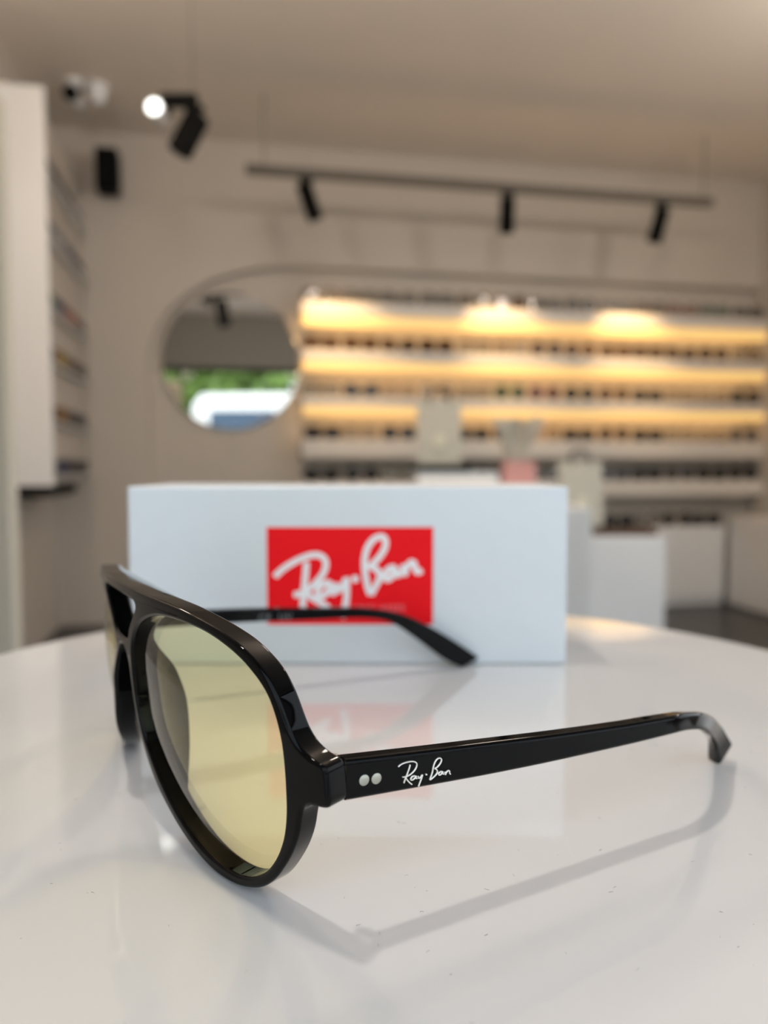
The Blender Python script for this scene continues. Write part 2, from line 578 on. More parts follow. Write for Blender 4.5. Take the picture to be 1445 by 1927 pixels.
# ------------------------------------------------------------------ display eyeglasses
def glasses_proto(shape, colname, lensmat, folded=False):
    """open eyeglasses: local x across, y towards the wearer, z up, rims resting on z = 0"""
    mb = MB()
    hw, hh, ex = {'square': (.0265, .0215, .62), 'round': (.0245, .0235, 1.0), 'cat': (.0275, .0205, .75), 'wide': (.0285, .0200, .55)}[shape]
    lens = []
    for sg in (-1, 1):
        pts = []
        for k in range(20):
            a = 2 * PI * k / 20
            c, s = math.cos(a), math.sin(a)
            x = hw * math.copysign(abs(c) ** ex, c)
            z = hh * math.copysign(abs(s) ** ex, s)
            if shape == 'cat' and s > 0: z += .005 * (x * sg / hw)
            pts.append(Vector((sg * .0335 + x, .0008 * (x * sg / hw) ** 2, hh + .003 + z)))
        mb.tube(pts, .0034, 6, closed=True)
        lens.append(pts)
        hx = sg * (.0335 + hw)
        y0 = hh * 1.35 + .003
        if folded:
            mb.tube([(hx - sg * .001, .001, y0), (hx + sg * .004, .004, y0), (hx + sg * .003, .009 + .003 * (sg > 0), y0), (hx - sg * .09, .010 + .003 * (sg > 0), y0 - .004),
                     (hx - sg * .118, .010 + .003 * (sg > 0), y0 - .018)], [.0026, .003, .0026, .0024, .0026], 6)
            continue
        mb.tube([(hx - sg * .001, .001, y0), (hx + sg * .004, .004, y0), (hx + sg * .005, .02, y0), (hx + sg * .003, .085, y0 - .002),
                 (hx + sg * .001, .102, y0 - .006), (hx - sg * .002, .125, .004)], [.0026, .003, .0026, .0022, .0022, .0026], 6)
    mb.tube([(-.0335 + hw, 0, hh * 1.3 + .003), (0, -.001, hh * 1.5 + .003), (.0335 - hw, 0, hh * 1.3 + .003)], .0024, 6)
    fr = mb.build('eyeglasses', M['fr_' + colname], worldspace=False, smooth=60)
    for pts in lens:
        l = MB()
        P2 = [p + Vector((0, .0012, 0)) for p in pts]
        P1 = [p + Vector((0, -.0006, 0)) for p in pts]
        l.loft([P1, P2])
        l.build('lens', lensmat, fr, worldspace=False)
    return fr


protos = {}


def place_glasses(shape, colname, lk, P, rotz, label, group, scale=1.0, folded=False):
    key = (shape, colname, lk, folded)
    if key not in protos:
        protos[key] = glasses_proto(shape, colname, M['fr_' + colname] if lk == 'tint' else M['lens_' + lk], folded)
        r = protos[key]
    else:
        src = protos[key]
        r = src.copy()
        COL.objects.link(r)
        for ch in src.children:
            c = ch.copy()
            c.parent = r
            COL.objects.link(c)
    r.location = P
    r.rotation_euler = (0, 0, rotz)
    r.scale = (scale, scale, scale)
    return tag(r, label, 'eyeglasses', group)


RG = random.Random(11)
row_cols = [
    ['tortoise brown', 'dark brown', 'black', 'charcoal', 'black', 'black', 'dark brown', 'black', 'charcoal', 'black', 'dark brown', 'black', 'black', 'tortoise brown', 'coral', 'charcoal', 'teal green', 'black'],
    ['tortoise brown', 'tortoise brown', 'amber', 'dark brown', 'tortoise brown', 'dark brown', 'black', 'tortoise brown', 'charcoal', 'tortoise brown', 'amber', 'tortoise brown', 'dark brown', 'black', 'charcoal', 'dark brown', 'black', 'dark brown'],
    ['charcoal', 'black', 'charcoal', 'amber', 'dark brown', 'dark brown', 'black', 'green', 'pink', 'dark brown', 'black', 'amber', 'tortoise brown', 'charcoal', 'dark brown', 'black', 'dark brown', 'charcoal'],
    ['dark brown', 'black', 'tortoise brown', 'charcoal', 'black', 'dark brown', 'charcoal', 'tortoise brown', 'amber', 'black', 'tortoise brown', 'amber', 'black', 'dark brown', 'charcoal', 'charcoal', 'dark brown', 'silver grey'],
    ['black', 'charcoal', 'silver grey', 'olive', 'black', 'charcoal', 'black', 'charcoal', 'black', 'black', 'mustard yellow', 'silver grey', 'silver grey', 'charcoal', 'silver grey', 'navy', 'black', 'black'],
    ['black', 'dark brown', 'charcoal', 'black', 'black', 'charcoal', 'black', 'dark brown', 'black', 'charcoal', 'olive', 'charcoal', 'black', 'charcoal', 'charcoal', 'black', 'dark brown', 'charcoal']]
tops = shelf_top + [zc]
rn = rownames + ['lowest']
NG = 13
for i in range(6):
    t_end = TR - 0.09 if i < 5 else 2.09
    for k in range(NG):
        t = SH_T0 + 0.115 + (t_end - 0.03 - SH_T0 - 0.115) * k / (NG - 1) + RG.uniform(-.006, .006)
        cn = row_cols[i][round(k * 17 / (NG - 1))]
        shp = RG.choice(['square', 'round', 'cat', 'wide'])
        lk = {0: 'clear', 1: 'brown', 2: 'dark', 3: 'dark', 4: 'dark', 5: 'dark'}[i]
        if RG.random() < .28: lk = 'clear'
        if i == 0 and RG.random() < .3: lk = 'brown'
        where = ORD[k] + ' from the left' if k <= NG // 2 else (ORD[NG - 1 - k] + ' from the right' if k < NG - 1 else 'last at the right end')
        place = 'on the %s wall shelf' % rn[i] if i < 5 else 'on the low white wall cabinets'
        place_glasses(shp, cn, lk, RW(t, 0.052, tops[i] + .0003), ANG + PI * 0, '%s eyeglasses, %s %s' % (cn, where, place),
                      'eyeglasses on the %s shelf' % rn[i], 1.62, True)

# ------------------------------------------------------------------ round wall mirror
mt, mz = PWt(436, 680, NB + .02)
mt2, _ = PWt(566, 680, NB + .02)
MR = (mt2 - mt) * 0.985
T = thing('wall_mirror', RW(mt, NB, mz - MR), 'large round frameless mirror on the back wall reflecting the shop window', 'mirror')
mb = MB()
ring = lambda o, r: [RW(mt + r * math.cos(2 * PI * k / 96), o, mz + r * math.sin(2 * PI * k / 96)) for k in range(96)]
mb.loft([ring(NB + .002, MR * .96), ring(NB + .014, MR * .96)])
mb.build('backing', M['black_matt'], T, smooth=40)
mb = MB(); mb.loft([ring(NB + .0142, MR), ring(NB + .0185, MR), ring(NB + .020, MR - .004)])
mb.build('mirror_glass', M['mirror'], T, smooth=20)

# ------------------------------------------------------------------ suspended rail and spotlights

RO = 0.585 * math.cos(ANG)
rt0, rz = PWt(462, 318, RO)
rt1, _ = PWt(1340, 382, RO)
rail_o = RW((rt0 + rt1) / 2, RO, rz - .018)
T = thing('lighting_rail', rail_o, 'long grey bronze lighting rail hung from the ceiling by thin wires', 'lighting rail')
mb = MB(); mb.box(R3, rt0, rt1, RO - .02, RO + .02, rz - .022, rz + .022)
mb.build('rail_bar', M['rail'], T, bevel=0.003)
for px in (497, 1325):
    tw_, _ = PWt(px, 300, RO)
    mb = MB(); mb.tube([RW(tw_, RO, rz + .022), RW(tw_, RO, CEIL)], .0055, 8)
    mb.build('suspension_wire', mat('wire_grey', (0.30, 0.29, 0.22), 0.5), T)


def spotlight(top, direction, length, radius, label, group, lit=None, stem=0.06):
    top = Vector(top)
    d = Vector(direction).normalized()
    T = thing('spotlight', top - Vector((0, 0, stem)), label, 'spotlight', group)
    mb = MB()
    mb.box(XYZ, top.x - .035, top.x + .035, top.y - .014, top.y + .014, top.z - .018, top.z)
    mb.build('adapter', M['black_matt'], T, bevel=0.002)
    mb = MB(); mb.tube([top - Vector((0, 0, .018)), top - Vector((0, 0, stem + .02))], .011, 12)
    mb.build('stem', M['rail'], T, smooth=50)
    p = top - Vector((0, 0, stem)) - d * (length * .18)
    mb = MB()
    mb.tube([p, p + d * .006, p + d * (length - .004), p + d * length, p + d * length, p + d * (length - .07)], [radius * .9, radius, radius, radius * .97, radius * .86, radius * .80], 28)
    b = mb.build('lamp_body', M['black_matt'], T, smooth=40)
    mb = MB(); mb.cyl(p + d * (length - .069), d, radius * .76, .002, 24)
    mb.build('lamp_lens', lit or M['spot_glow'], T, smooth=40)
    return p + d * (length + .02), d


def rail_point(px):
    t, _ = PWt(px, 350, RO)
    return t, RW(t, RO, rz - .022)


aims = [(575, 648, 1.66), (955, 955, 1.66), (1246, 1192, 1.66)]
for k, (pxs, pxa, za) in enumerate(aims):
    t, top = rail_point(pxs)
    ta_, _ = PWt(pxa, 590, SO)
    tgt = RW(ta_, NB, 1.30)
    shown = Vector(((0.55, 0.2, -1.6), (0.02, 0.25, -1.0), (-0.2, 0.25, -1.0))[k])
    end, d = spotlight(top, shown, .175, .038, ['black cylinder spotlight on the rail above the mirror, tilted right', 'black cylinder spotlight at the middle of the long rail, pointing down',
                                               'black cylinder spotlight near the right end of the long rail'][k], 'spotlights on the long rail')
    tgt = RW(ta_, 0.0, shelf_top[1])
    lamp('SPOT', 'rail_spot_beam', end + Vector((0, 0.02, -.01)), tgt, 32.0, (1.0, 0.66, 0.32), spot_size=math.radians(60), spot_blend=1.0, shadow_soft_size=0.03)

# second, shorter rail at the left, seen nearly end-on
Y2 = 3.0
p0 = PX(303, 190, Y2); p1 = PX(372, 195, Y2)
ro = Vector(((p0.x + p1.x) / 2, Y2, p0.z - .02))
T = thing('lighting_rail', ro, 'short black lighting rail at upper left with a lit lamp', 'lighting rail')
mb = MB(); mb.box(XYZ, p0.x, p1.x, Y2 - .02, Y2 + .02, p0.z - .02, p0.z + .022)
mb.build('rail_bar', M['black_matt'], T, bevel=0.003)
mb = MB(); mb.tube([(p1.x - .02, Y2, p0.z + .022), (p1.x - .02, Y2, CEIL)], .0012, 8)
mb.build('suspension_wire', M['rail'], T)
spotlight((p1.x - .012, Y2, p0.z - .0203), (-0.50, -0.12, -1.0), .155, .047, 'black cylinder spotlight hanging from the short rail, tilted left', 'spotlights on the short rail')
# the lit lamp on the left end of the short rail, facing the camera
lc = PX(290, 201, Y2 - .1)
T = thing('spotlight', lc, 'glowing white spotlight at the left end of the short rail', 'spotlight', 'spotlights on the short rail')
mb = MB(); mb.tube([lc + Vector((0, .12, 0)), lc], [.026, .031], 28); mb.build('lamp_body', M['white'], T, smooth=40)
mb = MB(); mb.lathe(lc, [(.0, -.0)] and [(.001, .0), (.0245, .0), (.0245, .004), (.001, .011)], 28)
# dome of light turned towards the room
vv = [lc + Vector((p_.x - lc.x, -(p_.z - lc.z) - .0005, p_.y - lc.y)) for p_ in mb.v]; mb.v = vv
mb.build('lamp_lens', M['lamp_on'], T, smooth=60)
mb = MB(); mb.tube([lc + Vector((.04, .06, .0)), Vector((p0.x + .004, Y2 - .0203, p0.z))], .012, 10); mb.build('stem', M['black_matt'], T)

# spotlight of another rail over the window side, seen in the mirror
mt_, mz_ = PWt(417, 596, 2 * NB - 3.2)
top = RW(mt_, 3.2, mz_ + .20)
spotlight(top, (0.1, 0.25, -1), .25, .06, 'dark spotlight reflected in the upper part of the round mirror', None, stem=.10)
T = thing('lighting_rail', RW(mt_, 3.2, top.z), 'dark lighting rail over the room, reflected in the mirror', 'lighting rail')
mb = MB(); mb.box(R3, mt_ - .4, mt_ + .4, 3.18, 3.22, top.z + .0003, top.z + .04); mb.build('rail_bar', M['black_matt'], T, bevel=.003)
mb = MB(); mb.tube([RW(mt_ + .3, 3.2, top.z + .04), RW(mt_ + .3, 3.2, CEIL)], .003, 8); mb.build('suspension_wire', M['rail'], T)

# black loudspeaker high in the corner
sc = PX(198, 312, 4.02)
T = thing('loudspeaker', sc, 'black box loudspeaker high on the back wall in the left corner', 'loudspeaker')
ts = (sc - W0).dot(TW); zz = sc.z
mb = MB(); mb.box(R3, ts - .055, ts + .055, .06, .18, zz - .108, zz + .105); mb.build('speaker_body', M['black_plastic'], T, bevel=.008)
mb = MB(); mb.box(R3, ts - .046, ts + .046, .1805, .184, zz - .095, zz + .092); mb.build('speaker_grille', M['black_matt'], T, bevel=.002)
mb = MB(); mb.box(R3, ts - .02, ts + .02, .0005, .0598, zz - .02, zz + .02); mb.build('wall_bracket', M['black_matt'], T)

# security camera and white smoke detector on the ceiling
cc = PX(134, 175, 3.62)
T = thing('security_camera', Vector((cc.x, cc.y, cc.z)), 'white ceiling security camera with a round black eye', 'camera')
mb = MB(); mb.lathe((cc.x - .01, 3.68, CEIL - .02), [(.035, 0), (.04, .02)], 32); mb.build('ceiling_base', M['white'], T, smooth=40)
mb = MB(); mb.tube([(cc.x - .01, 3.68, CEIL - .02), (cc.x - .006, 3.675, cc.z + .01)], .014, 12); mb.build('arm', M['white'], T, smooth=40)
mb = MB(); mb.tube([(cc.x - .012, 3.73, cc.z + .004), (cc.x, 3.62, cc.z - .003)], [.034, .041], 24); mb.build('camera_body', M['white'], T, smooth=40)
mb = MB(); mb.cyl((cc.x, 3.6195, cc.z - .003), (0.1, -1, -.15), .037, .008, 24); mb.build('camera_eye', M['black_gloss'], T, smooth=40)
sd = PX(184, 155, 3.72)
T = thing('smoke_detector', Vector((sd.x, sd.y, CEIL - .085)), 'small white smoke detector on the ceiling right of the security camera', 'smoke detector')
mb = MB(); mb.lathe((sd.x, sd.y, CEIL - .025), [(.044, 0), (.048, .006), (.048, .025)], 32); mb.build('detector_base', M['white'], T, smooth=40)
mb = MB(); mb.lathe((sd.x, sd.y, CEIL - .085), [(.012, 0), (.030, .008), (.038, .03), (.041, .0598)], 32); mb.build('detector_cap', M['white'], T, smooth=60)

# ------------------------------------------------------------------ hanging display unit on the left wall
UF = -1.655
u0, u1 = 0.004, 1.02
T = thing('hanging_display_unit', RW(-1.7, .5, .79), 'white wall-hung display unit with rows of eyeglasses at the left', 'display unit')
mb = MB(); mb.box(R3, TL + .001, UF, u0, u1 - .02, .79, 2.40); mb.build('back_panel', M['wall'], T)
mb = MB(); mb.box(R3, TL + .001, UF + .062, u1 - .0198, u1, .79, 2.40); mb.build('end_panel', M['white'], T, bevel=.003)
mb = MB(); mb.box(R3, TL + .001, UF + .04, .45, u1 - .004, .745, .7898); mb.build('plinth', M['black_matt'], T)  # black strip in place of the shadowed recess below the unit
uz = [2.115, 1.855, 1.55, 1.32, 1.065, .83]
lcols = [['charcoal', 'black', 'charcoal', 'silver grey', 'olive'], ['charcoal', 'silver grey', 'navy', 'black', 'charcoal'], ['green', 'navy', 'coral', 'tortoise brown', 'dark brown'],
         ['purple', 'mustard yellow', 'tortoise brown', 'dark brown', 'olive'], ['tortoise brown', 'amber', 'charcoal', 'charcoal', 'olive'], ['charcoal', 'navy', 'dark brown', 'charcoal', 'black']]
ln = ['top', 'second', 'third', 'fourth', 'fifth', 'lowest']
for i, z in enumerate(uz):
    mb = MB(); mb.box(R3, UF + .0005, UF + .05, u0 + .02, u1 - .022, z - .010, z); mb.build('ledge', M['white'], T, bevel=.002)
    for k in range(4):
        o_ = u1 - .14 - k * .236
        if i == 0:
            pass
        cn = lcols[i][k]
        # leaning rows: folded fronts stand on the ledge facing the room
        place_glasses(['wide', 'square', 'cat', 'wide', 'square'][k], cn, 'tint', RW(UF + .028, o_, z + .0003), ANG + PI / 2 + math.radians(0),
                      '%s eyeglasses, %s on the %s ledge of the left display unit' % (cn, 'nearest' if k == 0 else ORD[k] + ' nearest', ln[i]),
                      'eyeglasses on the left display unit', 1.58, True)

# pale upright panel at the very left edge
Yp = 1.6
xe = PX(11, 700, Yp).x
T = thing('partition', Vector((xe - .09, Yp + .02, 0)), 'narrow pale upright panel cut off by the left edge of the picture', 'partition')
mb = MB(); mb.box(XYZ, xe - .18, xe, Yp, Yp + .04, .02, PX(5, 176, Yp).z); mb.build('panel', mat('cream_panel', (0.66, 0.63, 0.54), 0.5), T, bevel=.004)
mb = MB(); mb.box(XYZ, xe - .17, xe - .02, Yp - .05, Yp + .10, 0, .0198); mb.build('foot', M['white_matt'], T, bevel=.004)

# ------------------------------------------------------------------ display plinths with bags
def plinth(x0, x1, y0, y1, z, label):
    T = thing('plinth', Vector(((x0 + x1) / 2, (y0 + y1) / 2, 0)), label, 'plinth', 'white display plinths')
    mb = MB(); mb.box(XYZ, x0, x1, y0, y1, .04, z); mb.build('plinth_body', M['white'], T, bevel=.004)
    mb = MB(); mb.box(XYZ, x0 + .02, x1 - .02, y0 + .02, y1 - .02, 0, .0398); mb.build('plinth_base', M['black_matt'], T)
    return T


ZC = .819
plinth(-.05, .52, 2.3, 2.8, ZC, 'white display plinth behind the silver box, carrying the tall paper bag')
plinth(.36, .502, 1.85, 2.2, .776, 'bright white plinth just right of the silver box, in front of the other bag')
plinth(.60, .92, 2.5, 2.86, .645, 'white plinth at right carrying the brown tray')

T = thing('flat_box', Vector((.2, 2.48, ZC)), 'flat white box lying on the plinth behind the silver box', 'box')
x0 = PX(786, 890, 2.35).x; x1 = PX(938, 890, 2.35).x
mb = MB(); mb.box(XYZ, x0, x1, 2.35, 2.62, ZC + .0003, ZC + .026); mb.build('box_base', M['white'], T, bevel=.002)
mb = MB(); mb.box(XYZ, x0 - .002, x1 + .002, 2.348, 2.622, ZC + .0263, ZC + .036); mb.build('box_lid', mat('pale_blue_lid', (0.62, 0.68, 0.72), .4), T, bevel=.002)
zt = ZC + .0363
xa = PX(782, 880, 2.42).x; xb = PX(886, 880, 2.42).x
T = thing('tray', Vector(((xa + xb) / 2, 2.5, zt)), 'black tray under the tall paper bag', 'tray')
mb = MB(); mb.box(XYZ, xa, xb, 2.42, 2.58, zt, zt + .006); mb.build('tray_base', M['black_matt'], T)
for a, b, c, d in ((xa, xb, 2.42, 2.425), (xa, xb, 2.575, 2.58), (xa, xa + .005, 2.4252, 2.5748), (xb - .005, xb, 2.4252, 2.5748)):
    mb = MB(); mb.box(XYZ, a, b, c, d, zt + .0062, zt + .024); mb.build('tray_rim', M['black_matt'], T)


def paper_bag(px0, px1, y, z0, z1, label, dep=.07, lean=0.0):
    xa = PX(px0, 800, y).x; xb = PX(px1, 800, y).x
    cx = (xa + xb) / 2
    T = thing('paper_bag', Vector((cx, y + dep / 2, z0)), label, 'bag', 'cream paper bags on the plinths')
    mb = MB()
    h = z1 - z0
    wv = (xb - xa) / 2
    nn = 9

    def ringp(s, f):
        z = z0 + h * f
        ox = lean * f
        dd = dep * (1 - .25 * f)
        yc = y + dep / 2
        ww = wv * s
        pts = []
        for (a, b) in ((-1, -1), (1, -1), (1, 1), (-1, 1)):
            pts.append(Vector((cx + ox + a * ww, yc + b * dd / 2, z)))
        # gusset folds in the narrow sides
        g = .25 * f * dep
        return [pts[0], Vector((cx + ox, yc - dd / 2 - .002 * math.sin(PI * f), z)), pts[1], Vector((cx + ox + ww - g, yc, z)), pts[2], Vector((cx + ox, yc + dd / 2, z)), pts[3], Vector((cx + ox - ww + g, yc, z))]
    outer = [ringp(1.0, k / nn) for k in range(nn + 1)]
    inner = [ringp(.975, f) for f in (1.0, .9, .5, .05)]
    mb.loft(outer + inner)
    mb.build('bag_body', M['paper'], T, smooth=25)
    for sgn in (-1, 1):
        yc = y + dep / 2 + sgn * dep * .36
        mb = MB()
        mb.tube(catmull([(cx + lean - wv * .45, yc, z1 - .02), (cx + lean - wv * .42, yc, z1 + .015), (cx + lean - wv * .2, yc, z1 + .036), (cx + lean, yc, z1 + .042),
                         (cx + lean + wv * .2, yc, z1 + .036), (cx + lean + wv * .42, yc, z1 + .015), (cx + lean + wv * .45, yc, z1 - .02)], 4), .0028, 8)
        mb.build('handle', M['black_matt'], T, smooth=60)
    mb = MB(); mb.cyl((cx + lean * .4, y - .0035, z0 + h * .42), (0, 1, 0), .021, .003, 28)
    mb.build('round_sticker', M['sticker'], T, smooth=40)
    return T


paper_bag(786, 868, 2.46, zt + .0063, PX(800, 752, 2.46).z, 'tall cream paper bag on a black tray behind the silver box')
paper_bag(1062, 1140, 2.68, .6455, PX(1100, 868, 2.68).z, 'cream paper bag standing on the right plinth beside the brown tray', lean=-.01)

pb0 = PX(950, 890, 2.4).x; pb1 = PX(1008, 890, 2.4).x
T = thing('gift_box', Vector(((pb0 + pb1) / 2, 2.44, ZC)), 'small pink open box on the plinth, holding crumpled tissue', 'box')
zb1 = PX(970, 868, 2.4).z
mb = MB()
for a, b, c, d in ((pb0, pb1, 2.4, 2.404), (pb0, pb1, 2.482, 2.486), (pb0, pb0 + .004, 2.4042, 2.4818), (pb1 - .004, pb1, 2.4042, 2.4818)):
    mb.box(XYZ, a, b, c, d, ZC + .0003, zb1)
mb.box(XYZ, pb0 + .004, pb1 - .004, 2.404, 2.482, ZC + .0003, ZC + .004)
mb.build('box_walls', M['pink'], T)
T = None
mb = MB()
rr = random.Random(5)
xc = (pb0 + pb1) / 2 - .004
n = 24
rings = []
for k in range(9):
    f = k / 8
    z = ZC + .0045 + (PX(960, 806, 2.4).z - ZC) * f
    ring_ = []
    for j in range(n):
        a = 2 * PI * j / n
        fold = 1 + (.10 + .42 * f) * math.sin(a * 5 + 1.2 * f) * f + .10 * f * rr.uniform(-1, 1)
        r = (.030 + .028 * f * f) * fold
        ring_.append(Vector((xc + r * math.cos(a), 2.443 + r * .9 * math.sin(a), z + .035 * f * math.sin(a * 3 + .8) + .006 * rr.uniform(-1, 1) * f)))
    rings.append(ring_)
inner = [[v + (Vector((xc, 2.443, v.z)) - v) * .06 for v in r] for r in reversed(rings[1:])]
mb.loft(rings + inner)
tag(mb.build('tissue_paper', M['tissue'], smooth=40), 'crumpled pale tissue paper rising out of the small pink box', 'tissue paper')

# tray with sunglasses on the right plinth
tx0 = PX(1121, 1000, 2.53).x; tx1 = PX(1236, 1000, 2.53).x
T = thing('tray', Vector(((tx0 + tx1) / 2, 2.58, .645)), 'low brown tray of sunglasses on the right plinth', 'tray')
mb = MB(); mb.box(XYZ, tx0, tx1, 2.52, 2.65, .6453, .651); mb.build('tray_base', M['tray'], T)
for a, b, c, d in ((tx0, tx1, 2.52, 2.526), (tx0, tx1, 2.644, 2.65), (tx0, tx0 + .006, 2.5262, 2.6438), (tx1 - .006, tx1, 2.5262, 2.6438)):
    mb = MB(); mb.box(XYZ, a, b, c, d, .6512, .668); mb.build('tray_rim', M['tray'], T)
place_glasses('wide', 'black', 'brown', Vector((tx0 + .060, 2.535, .6513)), 0, 'black framed sunglasses lying at the left in the brown tray', 'sunglasses in the brown tray', .66)
place_glasses('square', 'tortoise brown', 'brown', Vector((tx1 - .056, 2.535, .6513)), 0, 'tortoise brown framed sunglasses lying at the right in the brown tray', 'sunglasses in the brown tray', .60)

# ------------------------------------------------------------------ the round white table
TC = Vector((.0032, .2456, 0)); TRAD = .1776
T = thing('display_table', TC, 'glossy white round pedestal table carrying the sunglasses and the silver box', 'table')
mb = MB(); mb.lathe(TC + Vector((0, 0, TZ)), [(.02, -.022), (TRAD - .006, -.022), (TRAD - .002, -.019), (TRAD, -.015), (TRAD, -.004), (TRAD - .0012, -.0012), (TRAD - .003, 0), (TRAD - .0034, 0), (TRAD - .02, 0), (.02, 0)], 128)
mb.build('tabletop', M['table'], T, smooth=35)
mb = MB(); mb.lathe(TC, [(.13, .012), (.06, .02), (.04, .05), (.035, .4), (.04, TZ - .06), (.09, TZ - .0222)], 48); mb.build('pedestal', M['white'], T, smooth=50)
mb = MB(); mb.lathe(TC, [(.17, 0), (.17, .006), (.14, .0118)], 64); mb.build('foot_plate', M['white'], T, smooth=30)

# lint on the table top
mb = MB()
rr = random.Random(3)
for k in range(260):
    for _ in range(30):
        a, r = rr.uniform(0, 2 * PI), TRAD * .97 * math.sqrt(rr.random())
        x, y = TC.x + r * math.cos(a), TC.y + r * math.sin(a)
        if y < .26 and not (-.1 < x < .09 and .275 < y): break
    L = rr.uniform(.00025, .0010); th = rr.uniform(0, PI); b = rr.uniform(-.6, .6)
    p = [Vector((x, y, TZ + .00007))]
    for q in range(3):
        p.append(p[-1] + Vector((math.cos(th + b * q), math.sin(th + b * q), 0)) * (L / 3))
    mb.tube(p, rr.uniform(.00002, .00004), 4)
tag(mb.build('lint', M['lint']), 'tiny dark lint specks strewn over the glossy white table top', 'lint', kind='stuff')

# ------------------------------------------------------------------ silver box with red label
MM = .001
BY = .2975
bx0, bx1, bz0, bz1 = -.0993, .0712, TZ + .0002, TZ + .0696
T = thing('eyewear_box', Vector(((bx0 + bx1) / 2, BY + .03, TZ)), 'silver cardboard eyewear box with a red label, standing on the white table', 'box')
mb = MB(); mb.box(XYZ, bx0, bx1, BY, BY + .060, bz0, bz1)
mb.build('carton', M['card_silver'], T, bevel=.0007, seg=3)
pa = PX(501.5, 992, BY); pb = PX(814.5, 1175, BY)
mb = MB(); mb.box(XYZ, pa.x, pb.x, BY - .00008, BY - .00001, pb.z, pa.z)
panel = mb.build('red_label', M['red'], T)
panel['label'] = 'red printed label'
LOGO = [
    [(148, 425), (175, 395), (230, 350), (310, 303), (390, 270), (450, 257), (500, 268), (530, 300), (533, 350), (510, 405), (470, 455), (425, 500), (375, 535), (325, 555), (290, 556)],
    [(388, 310), (383, 380), (376, 460), (368, 540), (362, 610), (358, 685)],
    [(385, 540), (420, 575), (470, 605), (520, 635), (560, 660)],
    [(575, 480), (540, 468), (500, 490), (472, 530), (478, 570), (510, 570), (550, 530), (576, 484), (572, 530), (590, 545), (612, 525)],
    [(618, 468), (612, 510), (632, 525), (665, 490), (690, 440), (692, 520), (688, 600), (670, 690), (655, 740)],
    [(755, 440)],
    [(872, 562), (850, 500), (835, 420), (826, 330), (836, 240), (868, 170), (915, 128), (960, 120), (985, 150), (980, 205), (945, 265), (900, 315), (868, 345), (905, 360), (938, 395), (938, 440), (912, 490), (872, 562)],
    [(1062, 355), (1025, 355), (990, 385), (978, 425), (1000, 443), (1035, 420), (1062, 362), (1066, 400), (1085, 408), (1105, 385)],
    [(1112, 330), (1124, 372), (1130, 405), (1142, 360), (1172, 318), (1198, 318), (1208, 355), (1225, 388), (1262, 372)]]


def logo_fn(cx, cy, h):
    P = PX(480 + cx / 4.014, 980 + cy / 4.014, BY)
    return Vector((P.x, BY - .00009 - h, P.z))


mb = MB(); strokes(mb, LOGO, 47, logo_fn, .00005, per=5, n=5)
mb.build('lettering', M['print_white'], panel)


def text_mesh(txt, size, fn, name, m, parent, spacing=1.0, depth=.00004):
    cu = bpy.data.curves.new('txt', 'FONT')
    cu.body = txt
    cu.size = size
    cu.space_character = spacing
    cu.extrude = .5
    o = bpy.data.objects.new('txt', cu)
    COL.objects.link(o)
    dg = bpy.context.evaluated_depsgraph_get()
    me = bpy.data.meshes.new_from_object(o.evaluated_get(dg))
    mb = MB()
    mb.add([fn(v.co.x, v.co.y, (v.co.z + .5) * depth) for v in me.vertices], [tuple(p.vertices) for p in me.polygons])
    bpy.data.objects.remove(o)
    bpy.data.curves.remove(cu)
    bpy.data.meshes.remove(me)
    return mb.build(name, m, parent)


cz = PX(700, 1149, BY).z
cx0 = PX(655, 1149, BY).x
text_mesh('SUNGLASSES', .0034, lambda x, y, h: Vector((cx0 + x, BY - .00009 - h, cz + y)), 'caption', M['print_pink'], panel, 1.18)

# ------------------------------------------------------------------ the sunglasses
GR = .18928
GLEAN = math.tan(math.radians(-5.37))
_a = math.radians(32.65)
UC = -.0065
GC0 = Vector((-.05356, .16996, 0))


def _pt0(u, v, w):
    th = u / GR
    e = Vector((math.sin(_a), -math.cos(_a), 0)); b = Vector((math.cos(_a), math.sin(_a), 0))
    r = GR - w
    return GC0 + e * (r * math.sin(th)) + b * (GR - r * math.cos(th) + GLEAN * v) + Vector((0, 0, TZ + v))


def G(u, v, w=0.0):
    """front of the sunglasses: u across (plus = near side), v up, w backwards; metres"""
    if u < 0:      # the far nose side of this pair sits a little proud of the curve
        k = max(0.0, min(1.0, (.037 - v) / .010))
        w -= .0020 * k * k * (3 - 2 * k) * math.exp(-((u + .008) / .007) ** 2) * min(1.0, -u / .003)
    return _pt0(u + UC, v, w)


hroot = G(0, 0, 0); hroot.z = TZ
SG = thing('sunglasses', hroot, 'black aviator sunglasses with yellow lenses, open on the white table in front', 'sunglasses')

